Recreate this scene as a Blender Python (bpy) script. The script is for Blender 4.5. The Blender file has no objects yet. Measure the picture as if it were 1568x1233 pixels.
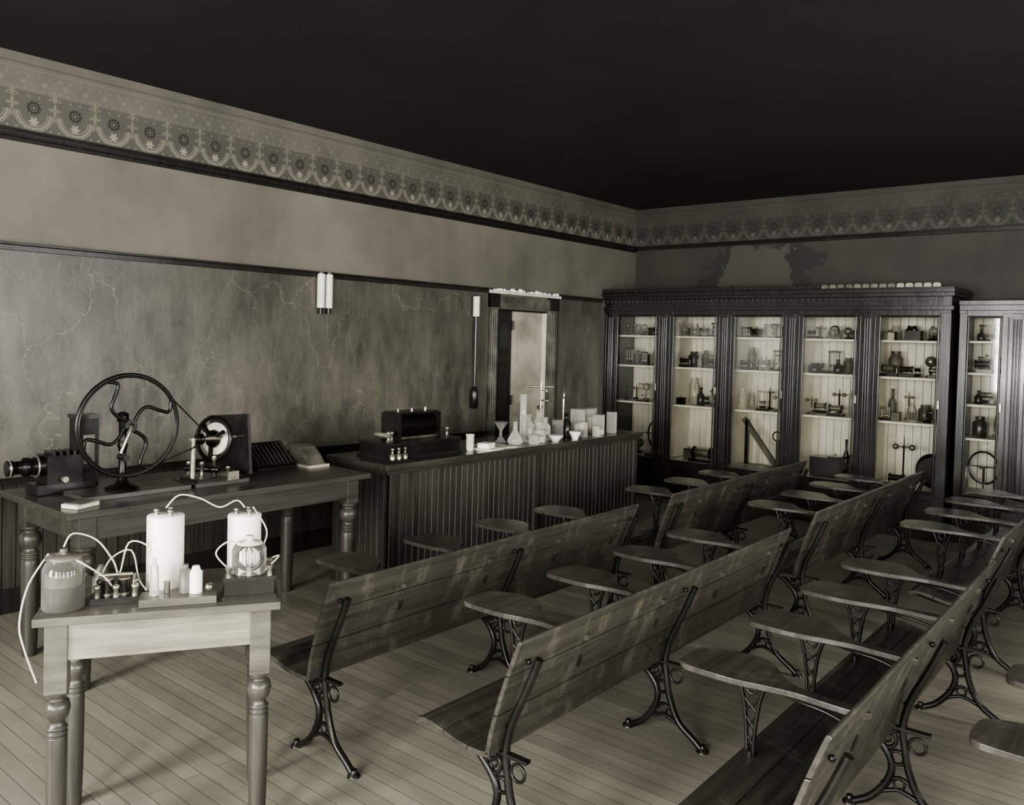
import bpy, math, random
from mathutils import Matrix, Vector
random.seed(7)
S=bpy.context.scene
# ------------------------------------------------------------ materials
def sep(v,warm=1.0):
    def l(c):
        c=max(0,min(255,c))/255
        return c/12.92 if c<=.04045 else ((c+.055)/1.055)**2.4
    return (l(v*(1+.03*warm)),l(v),l(v*(1-.10*warm)),1)
def newmat(n):
    m=bpy.data.materials.new(n); m.use_nodes=True
    nt=m.node_tree; return m,nt,nt.nodes['Principled BSDF']
def lk(nt,a,b): nt.links.new(a,b)
def MA(nt,op,a,b=None,c=None):
    n=nt.nodes.new('ShaderNodeMath'); n.operation=op
    for i,x in enumerate((a,b,c)):
        if x is None: continue
        if isinstance(x,(int,float)): n.inputs[i].default_value=x
        else: lk(nt,x,n.inputs[i])
    return n.outputs[0]
def MIX(nt,f,a,b):
    n=nt.nodes.new('ShaderNodeMix'); n.data_type='RGBA'
    if isinstance(f,(int,float)): n.inputs[0].default_value=f
    else: lk(nt,f,n.inputs[0])
    for i,x in ((6,a),(7,b)):
        if isinstance(x,tuple): n.inputs[i].default_value=x
        else: lk(nt,x,n.inputs[i])
    return n.outputs[2]
def coords(nt,scale=(1,1,1),rot=(0,0,0)):
    t=nt.nodes.new('ShaderNodeTexCoord'); m=nt.nodes.new('ShaderNodeMapping')
    m.inputs['Scale'].default_value=scale; m.inputs['Rotation'].default_value=rot
    lk(nt,t.outputs['Object'],m.inputs['Vector']); return m.outputs[0]
def noise(nt,vec,scale,detail=4,rough=.6,lo=.35,hi=.65):
    n=nt.nodes.new('ShaderNodeTexNoise'); n.inputs['Scale'].default_value=scale
    n.inputs['Detail'].default_value=detail; n.inputs['Roughness'].default_value=rough
    lk(nt,vec,n.inputs['Vector'])
    r=nt.nodes.new('ShaderNodeMapRange'); r.inputs[1].default_value=lo; r.inputs[2].default_value=hi
    lk(nt,n.outputs[0],r.inputs[0]); return r.outputs[0]
def bump(nt,bs,h,st=.2,d=.005):
    b=nt.nodes.new('ShaderNodeBump'); b.inputs['Strength'].default_value=st; b.inputs['Distance'].default_value=d
    lk(nt,h,b.inputs['Height']); lk(nt,b.outputs[0],bs.inputs['Normal'])
def plain(n,v,rough=.5,metal=0,warm=1.0,var=.25,vs=6):
    m,nt,bs=newmat(n)
    f=noise(nt,coords(nt),vs)
    lk(nt,MIX(nt,f,sep(v*(1-var),warm),sep(v*(1+var),warm)),bs.inputs['Base Color'])
    bs.inputs['Roughness'].default_value=rough; bs.inputs['Metallic'].default_value=metal
    return m
def wood(n,v0,v1,rough=.35,stretch=(1,.06,1),scale=30,bmp=.1,scuff=0):
    m,nt,bs=newmat(n)
    c=coords(nt,stretch)
    f=noise(nt,c,scale,6,.65,.3,.7)
    g=noise(nt,coords(nt),2.2,3,.5,.3,.7)
    col=MIX(nt,f,sep(v0),sep(v1))
    col=MIX(nt,MA(nt,'MULTIPLY',g,.45),col,sep(v0*.75))
    if scuff:
        h=noise(nt,coords(nt,(1,1.6,.8)),5,7,.75,.52,.72)
        col=MIX(nt,MA(nt,'MULTIPLY',h,scuff),col,sep(v1*1.7))
    lk(nt,col,bs.inputs['Base Color'])
    lk(nt,MA(nt,'MULTIPLY_ADD',g,.15,rough-.06),bs.inputs['Roughness'])
    bump(nt,bs,f,bmp,.003); return m
def glassmat(n,tint=.95,milky=0.0,refl=1.0):
    m,nt,bs=newmat(n)
    nt.nodes.remove(bs)
    out=[x for x in nt.nodes if x.type=='OUTPUT_MATERIAL'][0]
    tr=nt.nodes.new('ShaderNodeBsdfTransparent'); tr.inputs[0].default_value=(tint,tint,tint*.97,1)
    gl=nt.nodes.new('ShaderNodeBsdfGlossy'); gl.inputs['Roughness'].default_value=.04
    fr=nt.nodes.new('ShaderNodeFresnel'); fr.inputs[0].default_value=1.5
    mx=nt.nodes.new('ShaderNodeMixShader')
    lk(nt,MA(nt,'MULTIPLY',fr.outputs[0],refl),mx.inputs[0]); lk(nt,tr.outputs[0],mx.inputs[1]); lk(nt,gl.outputs[0],mx.inputs[2])
    last=mx
    if milky>0:
        df=nt.nodes.new('ShaderNodeBsdfDiffuse'); df.inputs[0].default_value=sep(235,.4)
        lw=nt.nodes.new('ShaderNodeLayerWeight'); lw.inputs[0].default_value=.35
        m2=nt.nodes.new('ShaderNodeMixShader'); lk(nt,MA(nt,'MULTIPLY_ADD',lw.outputs['Facing'],milky,milky*.5),m2.inputs[0])
        lk(nt,mx.outputs[0],m2.inputs[1]); lk(nt,df.outputs[0],m2.inputs[2]); last=m2
    lk(nt,last.outputs[0],out.inputs[0]); return m

m_bench=wood('bench_wood',48,74,.22,(1,.05,1),40,.05,.35)
m_table=wood('dark_table_wood',46,74,.3)
m_tablelt=wood('pine_wood',96,150,.4,(.10,1,1),26)
m_tabletop=wood('small_table_top_wood',70,104,.3,(.15,1,1),24)
m_leg=wood('leg_wood',48,82,.3,(1,1,.08),25)
m_counter=wood('counter_wood',40,74,.3,(1,1,.06),25)
m_ctop=wood('counter_top_wood',46,72,.2)
m_cab=wood('cabinet_wood',28,46,.22,(1,1,.06),25)
m_iron=plain('cast_iron',30,.3,.3)
m_ironb=plain('black_metal',24,.3,.5)
m_steel=plain('polished_steel',200,.2,.9)
m_brass=plain('brass',140,.3,.8)
m_white=plain('white_porcelain',240,.4,0,.4,.02)
m_cream=plain('cream_paint',205,.5,0,.8,.06)
m_inner=plain('cabinet_interior_white_paint',228,.5,0,.5,.04)
m_paper=plain('paper',225,.7,0,.6,.04)
m_dark=plain('dark_varnish',26,.25)
m_mid=plain('grey_brown_paint',84,.42)
m_door=plain('pale_door_panel',150,.25,0,1,.15,3)
m_wire=plain('cloth_wire',205,.6,0,.7,.05)
m_liquid=plain('dark_electrolyte',45,.2)
m_glass=glassmat('clear_glass',.975,0,1.0)
m_glassb=glassmat('battery_jar_glass',.93,.10)
m_glassj=glassmat('jar_glass',.93,.22)
m_glassm=glassmat('milky_glass',.95,.40)

def plaster(n,v,var=.14,patch=None,warm=1.0):
    m,nt,bs=newmat(n); c=coords(nt)
    f=noise(nt,c,1.3,6,.6,.3,.7); g=noise(nt,coords(nt,(2,2,.25)),3,5,.6)
    col=MIX(nt,f,sep(v*(1-var),warm),sep(v*(1+var),warm))
    col=MIX(nt,MA(nt,'MULTIPLY',g,.15),col,sep(v*1.25,warm))
    if patch:
        sx=nt.nodes.new('ShaderNodeSeparateXYZ'); lk(nt,c,sx.inputs[0])
        nn=noise(nt,c,4,4,.6,.2,.8)
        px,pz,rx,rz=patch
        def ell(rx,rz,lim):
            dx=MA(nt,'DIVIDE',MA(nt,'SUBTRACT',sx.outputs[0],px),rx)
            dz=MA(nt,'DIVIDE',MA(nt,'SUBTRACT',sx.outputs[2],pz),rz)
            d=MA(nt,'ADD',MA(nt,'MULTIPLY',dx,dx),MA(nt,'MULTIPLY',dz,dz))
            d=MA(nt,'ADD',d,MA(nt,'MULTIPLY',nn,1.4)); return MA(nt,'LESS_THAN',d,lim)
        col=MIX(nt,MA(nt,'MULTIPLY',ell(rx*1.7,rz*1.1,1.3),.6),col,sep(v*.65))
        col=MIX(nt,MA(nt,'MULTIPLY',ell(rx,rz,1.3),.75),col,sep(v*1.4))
    lk(nt,col,bs.inputs['Base Color']); bs.inputs['Roughness'].default_value=.7
    bump(nt,bs,f,.15,.01); return m
m_plaster=plaster('wall_plaster',98,.12)
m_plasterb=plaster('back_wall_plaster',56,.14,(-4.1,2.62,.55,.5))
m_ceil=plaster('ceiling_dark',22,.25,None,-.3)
m_room=plaster('side_wall_plaster',90)

def chalk():
    m,nt,bs=newmat('chalkboard_plaster'); c=coords(nt)
    f=noise(nt,c,1.6,7,.7,.3,.7); g=noise(nt,coords(nt,(1,1.6,.6)),2.0,7,.75,.38,.66)
    col=MIX(nt,f,sep(46),sep(78))
    sx=nt.nodes.new('ShaderNodeSeparateXYZ'); lk(nt,c,sx.inputs[0])
    low=nt.nodes.new('ShaderNodeMapRange'); low.inputs[1].default_value=2.0; low.inputs[2].default_value=1.1; lk(nt,sx.outputs[2],low.inputs[0])
    k=MA(nt,'MULTIPLY',g,MA(nt,'MULTIPLY_ADD',low.outputs[0],.5,.28))
    col=MIX(nt,k,col,sep(116))
    h=noise(nt,coords(nt,(1,5,.5)),6,5,.7,.5,.75)
    col=MIX(nt,MA(nt,'MULTIPLY',h,.3),col,sep(100))
    w=nt.nodes.new('ShaderNodeTexNoise'); w.inputs['Scale'].default_value=2.2; w.inputs['Detail'].default_value=6
    lk(nt,c,w.inputs['Vector'])
    for sc,th,st,gs,off in ((1.3,.0022,.38,.9,.3),(2.6,.003,.26,1.4,.38)):
        va=nt.nodes.new('ShaderNodeVectorMath'); va.operation='MULTIPLY_ADD'
        lk(nt,w.outputs['Color'],va.inputs[0]); va.inputs[1].default_value=(.5,.5,.5); lk(nt,coords(nt,(0,1.1,.6)),va.inputs[2])
        vo=nt.nodes.new('ShaderNodeTexVoronoi'); vo.feature='DISTANCE_TO_EDGE'; vo.inputs['Scale'].default_value=sc
        lk(nt,va.outputs[0],vo.inputs['Vector'])
        mk=MA(nt,'LESS_THAN',vo.outputs['Distance'],th)
        gate=noise(nt,c,gs,2,.5,off,off+.15)
        mk=MA(nt,'MULTIPLY',MA(nt,'MULTIPLY',mk,gate),st)
        col=MIX(nt,mk,col,sep(138))
    lk(nt,col,bs.inputs['Base Color']); bs.inputs['Roughness'].default_value=.38
    bump(nt,bs,f,.2,.01); return m
m_chalk=chalk()

def frieze(n,v,con=1.0):
    m,nt,bs=newmat(n); c=coords(nt)
    sx=nt.nodes.new('ShaderNodeSeparateXYZ'); lk(nt,c,sx.inputs[0])
    al=MA(nt,'ADD',MA(nt,'ADD',sx.outputs[0],sx.outputs[1]),50.0)
    Z=MA(nt,'SUBTRACT',sx.outputs[2],3.02)
    def per(P,off=0): return MA(nt,'MULTIPLY',MA(nt,'SUBTRACT',MA(nt,'FRACT',MA(nt,'ADD',MA(nt,'DIVIDE',al,P),off)),.5),P)
    P=.25; X=per(P); XH=per(P,.5)
    def rad(zc,X=X,xo=0):
        dz=MA(nt,'SUBTRACT',Z,zc); dx=MA(nt,'SUBTRACT',X,xo)
        r=MA(nt,'SQRT',MA(nt,'ADD',MA(nt,'MULTIPLY',dx,dx),MA(nt,'MULTIPLY',dz,dz)))
        return r,MA(nt,'ARCTAN2',dz,dx)
    nz=noise(nt,c,2,4,.6)
    col=MIX(nt,nz,sep(v*.9),sep(v*1.1))
    col=MIX(nt,MA(nt,'MULTIPLY',MA(nt,'LESS_THAN',Z,.25),.55),col,sep(v*.68))
    r2,_=rad(.125); low=MA(nt,'LESS_THAN',Z,.125)
    for R,w,s in ((.112,.004,.6),(.098,.006,.8),(.082,.003,.6)):
        k=MA(nt,'MULTIPLY',MA(nt,'LESS_THAN',MA(nt,'ABSOLUTE',MA(nt,'SUBTRACT',r2,R)),w),low)
        col=MIX(nt,MA(nt,'MULTIPLY',k,s*con),col,sep(v*1.45))
    r3,a3=rad(.07)
    k=MA(nt,'LESS_THAN',r3,MA(nt,'MULTIPLY_ADD',MA(nt,'COSINE',MA(nt,'MULTIPLY',a3,6)),.007,.024))
    col=MIX(nt,MA(nt,'MULTIPLY',k,.8*con),col,sep(v*1.6))
    r,a=rad(.155)
    k=MA(nt,'LESS_THAN',r,MA(nt,'MULTIPLY_ADD',MA(nt,'COSINE',MA(nt,'MULTIPLY',a,10)),.004,.040))
    col=MIX(nt,MA(nt,'MULTIPLY',k,.85*con),col,sep(v*.35))
    k=MA(nt,'LESS_THAN',MA(nt,'ABSOLUTE',MA(nt,'SUBTRACT',r,.02)),.0035); col=MIX(nt,MA(nt,'MULTIPLY',k,.6),col,sep(v*1.1))
    k=MA(nt,'LESS_THAN',r,.008); col=MIX(nt,k,col,sep(v*1.2))
    for zc,R0,n_ in ((.165,.026,4),(.235,.02,6),(.10,.012,3)):
        r4,a4=rad(zc,XH); k=MA(nt,'LESS_THAN',r4,MA(nt,'MULTIPLY_ADD',MA(nt,'COSINE',MA(nt,'MULTIPLY',a4,n_)),R0*.45,R0))
        col=MIX(nt,MA(nt,'MULTIPLY',k,.5*con),col,sep(v*1.35))
    k=MA(nt,'MULTIPLY',MA(nt,'LESS_THAN',MA(nt,'ABSOLUTE',XH),.003),MA(nt,'LESS_THAN',MA(nt,'ABSOLUTE',MA(nt,'SUBTRACT',Z,.2)),.09)); col=MIX(nt,MA(nt,'MULTIPLY',k,.5*con),col,sep(v*1.35))
    for zc,PP,R0,vv in ((.025,.05,.008,1.4),(.225,.0625,.007,1.35),(.27,.05,.008,1.25),(.31,.125,.016,1.25),(.35,.0625,.008,1.25)):
        r6,_=rad(zc,per(PP)); k=MA(nt,'LESS_THAN',r6,R0); col=MIX(nt,MA(nt,'MULTIPLY',k,.6*con),col,sep(v*vv))
    for zc,w,vv in ((.008,.006,.5),(.42,.004,.6),(.39,.003,1.25)):
        k=MA(nt,'LESS_THAN',MA(nt,'ABSOLUTE',MA(nt,'SUBTRACT',Z,zc)),w)
        col=MIX(nt,MA(nt,'MULTIPLY',k,.6*con),col,sep(v*vv))
    lk(nt,col,bs.inputs['Base Color']); bs.inputs['Roughness'].default_value=.7
    return m
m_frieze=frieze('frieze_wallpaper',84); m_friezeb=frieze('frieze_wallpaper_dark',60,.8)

def floormat():
    m,nt,bs=newmat('floor_boards'); c=coords(nt)
    b=nt.nodes.new('ShaderNodeTexBrick'); lk(nt,c,b.inputs['Vector'])
    b.inputs['Color1'].default_value=(0,0,0,1); b.inputs['Color2'].default_value=(1,1,1,1); b.inputs['Mortar'].default_value=(.5,.5,.5,1)
    b.inputs['Scale'].default_value=1; b.inputs['Mortar Size'].default_value=.0016; b.inputs['Mortar Smooth'].default_value=.3
    b.inputs['Brick Width'].default_value=3.1; b.inputs['Row Height'].default_value=.075; b.offset=.37
    f=noise(nt,coords(nt,(.05,1,1)),45,5,.6); g=noise(nt,c,.9,5,.65,.35,.65); q=noise(nt,coords(nt,(.5,1.5,1)),5,8,.75,.5,.75)
    col=MIX(nt,b.outputs['Color'],sep(138),sep(160))
    col=MIX(nt,MA(nt,'MULTIPLY',f,.35),col,sep(114))
    col=MIX(nt,MA(nt,'MULTIPLY',g,.4),col,sep(106))
    col=MIX(nt,MA(nt,'MULTIPLY',q,.4),col,sep(88))
    col=MIX(nt,MA(nt,'MULTIPLY',b.outputs['Fac'],.85),col,sep(60))
    lk(nt,col,bs.inputs['Base Color'])
    lk(nt,MA(nt,'MULTIPLY_ADD',g,.2,.28),bs.inputs['Roughness'])
    bump(nt,bs,MA(nt,'SUBTRACT',1.0,b.outputs['Fac']),.25,.002); return m
m_floor=floormat()

# ------------------------------------------------------------ mesh builder
class B:
    def __init__(s): s.V=[];s.F=[];s.I=[];s.S=[];s.m=[]
    def add(s,v,f,mat,sm=False):
        if mat not in s.m: s.m.append(mat)
        k=s.m.index(mat); o=len(s.V); s.V+= [tuple(x) for x in v]
        for q in f: s.F.append([o+i for i in q]); s.I.append(k); s.S.append(sm)
    def box(s,c,d,mat,rz=0,R=None):
        hx,hy,hz=d[0]/2,d[1]/2,d[2]/2
        M=R if R is not None else Matrix.Rotation(rz,3,'Z')
        v=[Vector(c)+M@Vector((x*hx,y*hy,z*hz)) for x in(-1,1) for y in(-1,1) for z in(-1,1)]
        s.add(v,[(0,1,3,2),(4,6,7,5),(0,4,5,1),(2,3,7,6),(0,2,6,4),(1,5,7,3)],mat)
    def bb(s,x0,x1,y0,y1,z0,z1,mat): s.box(((x0+x1)/2,(y0+y1)/2,(z0+z1)/2),(x1-x0,y1-y0,z1-z0),mat)
    def lathe(s,o,prof,mat,seg=16,ax=(0,0,1)):
        q=Vector((0,0,1)).rotation_difference(Vector(ax).normalized()); o=Vector(o); v=[];f=[]
        n=len(prof)
        for r,z in prof:
            for i in range(seg):
                a=2*math.pi*i/seg; v.append(o+q@Vector((r*math.cos(a),r*math.sin(a),z)))
        for j in range(n-1):
            for i in range(seg):
                k=(i+1)%seg; f.append((j*seg+i,j*seg+k,(j+1)*seg+k,(j+1)*seg+i))
        s.add(v,f,mat,True)
        s.add([v[i] for i in range(seg)],[tuple(range(seg))[::-1]],mat)
        s.add([v[(n-1)*seg+i] for i in range(seg)],[tuple(range(seg))],mat)
    def cyl(s,p0,p1,r0,mat,r1=None,seg=14):
        p0=Vector(p0);p1=Vector(p1); L=(p1-p0).length
        s.lathe(p0,[(r0,0),(r0 if r1 is None else r1,L)],mat,seg,p1-p0)
    def tube(s,pts,r,mat,seg=8,res=4,closed=False):
        P=[Vector(p) for p in pts]; n=len(P); C=[]
        for i in range(n if closed else n-1):
            if closed: a,b,c,d=P[(i-1)%n],P[i],P[(i+1)%n],P[(i+2)%n]
            else: a,b,c,d=P[max(i-1,0)],P[i],P[i+1],P[min(i+2,n-1)]
            for j in range(res):
                t=j/res
                C.append(.5*((2*b)+(c-a)*t+(2*a-5*b+4*c-d)*t*t+(-a+3*b-3*c+d)*t**3))
        if not closed: C.append(P[-1])
        N=len(C); T=[]
        for i in range(N):
            if closed: t=C[(i+1)%N]-C[(i-1)%N]
            else: t=C[min(i+1,N-1)]-C[max(i-1,0)]
            T.append(t.normalized())
        u=T[0].orthogonal().normalized()
        v=[];f=[]
        for i in range(N):
            u=(u-T[i]*u.dot(T[i])).normalized(); w=T[i].cross(u)
            for k in range(seg):
                a=2*math.pi*k/seg; v.append(C[i]+u*math.cos(a)*r+w*math.sin(a)*r)
        for i in range(N if closed else N-1):
            j=(i+1)%N
            for k in range(seg):
                l=(k+1)%seg; f.append((i*seg+k,i*seg+l,j*seg+l,j*seg+k))
        s.add(v,f,mat,True)
        if not closed:
            s.add(v[:seg],[tuple(range(seg))[::-1]],mat); s.add(v[-seg:],[tuple(range(seg))],mat)
    def ring(s,c,ax,R,r,mat,seg=32,n=8):
        q=Vector((0,0,1)).rotation_difference(Vector(ax).normalized())
        s.tube([Vector(c)+q@Vector((R*math.cos(2*math.pi*i/seg),R*math.sin(2*math.pi*i/seg),0)) for i in range(seg)],r,mat,n,1,True)
    def prism(s,poly,o,ux,uy,th,mat):
        o=Vector(o);ux=Vector(ux);uy=Vector(uy);nn=ux.cross(uy).normalized()*th
        n=len(poly); a=[o+ux*p+uy*q for p,q in poly]; b=[x+nn for x in a]
        s.add(a+b,[tuple(range(n))[::-1],tuple(range(n,2*n))]+[(i,(i+1)%n,n+(i+1)%n,n+i) for i in range(n)],mat)
    def sph(s,c,r,mat,sc=1):
        s.lathe((c[0],c[1],c[2]-r*sc),[(max(.0005,r*math.sin(math.pi*i/8)),r*sc*(1-math.cos(math.pi*i/8))) for i in range(9)],mat,14)
    def mesh(s,name):
        me=bpy.data.meshes.new(name); me.from_pydata(s.V,[],s.F)
        for x in s.m: me.materials.append(x)
        me.polygons.foreach_set('material_index',s.I); me.polygons.foreach_set('use_smooth',s.S)
        me.validate(); me.update(); return me
    def obj(s,name,loc=(0,0,0),rz=0,bev=0):
        return place(s.mesh(name),name,loc,rz,bev)
def place(me,name,loc=(0,0,0),rz=0,bev=0):
    o=bpy.data.objects.new(name,me); S.collection.objects.link(o); o.location=loc; o.rotation_euler=(0,0,rz)
    if bev:
        b=o.modifiers.new('bevel','BEVEL'); b.width=bev; b.segments=2; b.limit_method='ANGLE'; b.angle_limit=math.radians(50)
    return o
def spl(poly,res=3):
    n=len(poly);o=[]
    P=[Vector(p) for p in poly]
    for i in range(n):
        a,b,c,d=P[(i-1)%n],P[i],P[(i+1)%n],P[(i+2)%n]
        for j in range(res):
            t=j/res; q=.5*((2*b)+(c-a)*t+(2*a-5*b+4*c-d)*t*t+(-a+3*b-3*c+d)*t**3); o.append((q.x,q.y))
    return o

XL,XR,YB,YF,H=-5.75,2.8,9.3,-2.6,3.5
# ------------------------------------------------------------ room
b=B(); b.bb(XL-.2,XR+.2,YF-.2,YB+.2,-.1,0,m_floor); b.obj('floor')
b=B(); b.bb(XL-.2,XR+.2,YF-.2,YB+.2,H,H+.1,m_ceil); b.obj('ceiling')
DY0,DY1,DH=6.60,7.46,2.12
b=B(); b.bb(XL-.15,XL,YF-.2,DY0,0,H,m_plaster); b.bb(XL-.15,XL,DY1,YB,0,H,m_plaster); b.bb(XL-.15,XL,DY0,DY1,DH,H,m_plaster); b.obj('wall_left')
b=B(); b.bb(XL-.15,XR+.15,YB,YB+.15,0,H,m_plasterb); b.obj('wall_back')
wins_r=[(-1.6,-.4),(.6,1.8),(2.8,4.0),(5.0,6.2)]; wins_f=[(-3.6,-2.3),(-1.2,.1),(1.1,2.2)]
WZ0,WZ1=.9,2.7
b=B(); prev=YF
for a,c in wins_r:
    b.bb(XR,XR+.15,prev,a,0,H,m_room); b.bb(XR,XR+.15,a,c,0,WZ0,m_room); b.bb(XR,XR+.15,a,c,WZ1,H,m_room); prev=c
b.bb(XR,XR+.15,prev,YB,0,H,m_room); b.obj('wall_right')
b=B(); prev=XL
for a,c in wins_f:
    b.bb(prev,a,YF-.15,YF,0,H,m_room); b.bb(a,c,YF-.15,YF,0,WZ0,m_room); b.bb(a,c,YF-.15,YF,WZ1,H,m_room); prev=c
b.bb(prev,XR,YF-.15,YF,0,H,m_room); b.obj('wall_front')
k=1
def area(name,loc,rot,sx,sy,p):
    l=bpy.data.lights.new(name,'AREA'); l.shape='RECTANGLE'; l.size=sx; l.size_y=sy; l.energy=p; l.color=(1,.985,.955)
    o=bpy.data.objects.new(name,l); S.collection.objects.link(o); o.location=loc; o.rotation_euler=rot
for (a,c),pw in zip(wins_r,(150,190,230,210)):
    b=B(); x=XR+.06
    for z in (WZ0+.03,(WZ0+WZ1)/2,WZ1-.03): b.box((x,(a+c)/2,z),(.05,c-a,.06),m_dark)
    for y in (a+.03,(a+c)/2,c-.03): b.box((x,y,(WZ0+WZ1)/2),(.05,.05,WZ1-WZ0),m_dark)
    b.bb(XR-.03,XR,a-.1,a,WZ0-.1,WZ1+.1,m_dark); b.bb(XR-.03,XR,c,c+.1,WZ0-.1,WZ1+.1,m_dark); b.bb(XR-.03,XR,a,c,WZ1,WZ1+.1,m_dark); b.bb(XR-.06,XR,a,c,WZ0-.06,WZ0,m_dark)
    b.obj('window_%d'%k); area('daylight_%d'%k,(XR+.2,(a+c)/2,(WZ0+WZ1)/2),(0,math.radians(90),0),WZ1-WZ0,c-a,pw); k+=1
for (a,c),pw in zip(wins_f,(520,420,300)):
    b=B(); y=YF-.06
    for z in (WZ0+.03,(WZ0+WZ1)/2,WZ1-.03): b.box(((a+c)/2,y,z),(c-a,.05,.06),m_dark)
    for x in (a+.03,(a+c)/2,c-.03): b.box((x,y,(WZ0+WZ1)/2),(.05,.05,WZ1-WZ0),m_dark)
    b.bb(a-.1,a,YF,YF+.03,WZ0-.1,WZ1+.1,m_dark); b.bb(c,c+.1,YF,YF+.03,WZ0-.1,WZ1+.1,m_dark); b.bb(a,c,YF,YF+.03,WZ1,WZ1+.1,m_dark); b.bb(a,c,YF,YF+.06,WZ0-.06,WZ0,m_dark)
    b.obj('window_%d'%k); area('daylight_%d'%k,((a+c)/2,YF-.2,(WZ0+WZ1)/2),(math.radians(90),0,0),c-a,WZ1-WZ0,pw); k+=1
# chalkboard, frieze, trims
CB0=.86; RAIL=2.27
b=B(); b.bb(XL+.022,XL+.034,YF+.05,DY0-.19,CB0,RAIL,m_chalk); b.bb(XL+.022,XL+.034,DY1+.19,8.48,CB0,RAIL,m_chalk); b.obj('chalkboard')
b=B(); b.bb(XL,XL+.006,YF,YB,3.02,H,m_frieze); b.obj('trim_6')
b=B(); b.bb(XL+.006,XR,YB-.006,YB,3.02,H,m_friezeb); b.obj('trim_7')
b=B(); b.bb(XL,XL+.03,YF,YB,2.975,3.02,m_cab); b.bb(XL,XL+.045,YF,YB,3.0,3.02,m_dark); b.bb(XL,XL+.012,YF,YB,2.95,2.975,m_cab); b.obj('trim_1',bev=.003)
b=B(); b.bb(XL+.05,XR,YB-.03,YB,2.975,3.02,m_cab); b.bb(XL+.05,XR,YB-.045,YB-.03,3.0,3.02,m_dark); b.obj('trim_2',bev=.003)
b=B()
for y0,y1 in ((YF,DY0-.14),(DY1+.14,8.5)):
    b.bb(XL,XL+.045,y0,y1,RAIL,RAIL+.035,m_cab); b.bb(XL,XL+.06,y0,y1,RAIL+.035,RAIL+.05,m_cab)
b.obj('trim_3',bev=.003)
b=B()
for y0,y1 in ((YF,DY0-.14),(DY1+.14,8.5)):
    b.bb(XL,XL+.07,y0,y1,CB0-.04,CB0-.01,m_cab)
    y=y0
    while y<y1-.08: b.bb(XL,XL+.018,y,y+.074,.16,CB0-.04,m_counter); y+=.08
b.obj('trim_4')
b=B(); b.bb(XL,XL+.025,YF,DY0-.14,0,.16,m_cab); b.obj('baseboard_left',bev=.004)
b=B(); b.bb(-.5,XR,YB-.025,YB,0,.18,m_cab); b.obj('baseboard_back',bev=.004)
# door
b=B()
for y0 in (DY0-.13,DY1+.01):
    b.bb(XL,XL+.035,y0,y0+.12,0,2.15,m_mid)
    for q in (.02,.05,.08): b.cyl((XL+.035,y0+q+.01,.2),(XL+.035,y0+q+.01,2.1),.008,m_mid,seg=8)
    b.bb(XL,XL+.05,y0-.01,y0+.13,2.13,2.27,m_dark)
b.bb(XL,XL+.035,DY0-.02,DY1+.02,2.13,2.25,m_mid)
b.bb(XL,XL+.07,DY0-.17,DY1+.17,2.27,2.30,m_cream)  # pale cap colour paints in the bright highlights over the door
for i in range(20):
    y=DY0-.15+i*.06+random.uniform(-.02,.02); r=random.uniform(.016,.04); b.sph((XL+.035,y,2.30+r*.4),r,m_white,.7)  # invented white bumps, added to read as bright highlights on the cap
b.bb(XL-.15,XL,DY0,DY0+.02,0,DH,m_dark); b.bb(XL-.15,XL,DY1-.02,DY1,0,DH,m_cream); b.bb(XL-.15,XL,DY0,DY1,DH-.02,DH,m_dark)
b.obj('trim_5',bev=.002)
b=B(); yh=6.90; x=XL-.06
b.bb(x-.02,x+.02,DY0+.022,yh,.01,DH-.02,m_cab)
for z0,z1 in ((.2,.85),(.95,1.55),(1.65,2.0)):
    b.bb(x+.02,x+.03,DY0+.06,yh-.05,z0,z1,m_dark); b.bb(x+.03,x+.036,DY0+.09,yh-.08,z0+.04,z1-.04,m_cab)
for z in (.3,1.15,1.95): b.cyl((x+.03,yh+.004,z-.05),(x+.03,yh+.004,z+.05),.012,m_ironb,seg=8)
b.bb(x-.02,x+.015,yh+.008,DY1-.022,.01,DH-.02,m_door)
b.bb(x+.015,x+.022,yh+.05,DY1-.06,1.1,2.05,m_door); b.bb(x+.015,x+.022,yh+.05,DY1-.06,.2,1.0,m_door)
b.sph((x+.05,DY1-.07,1.05),.026,m_brass)
b.obj('door_1',bev=.002)

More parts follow.
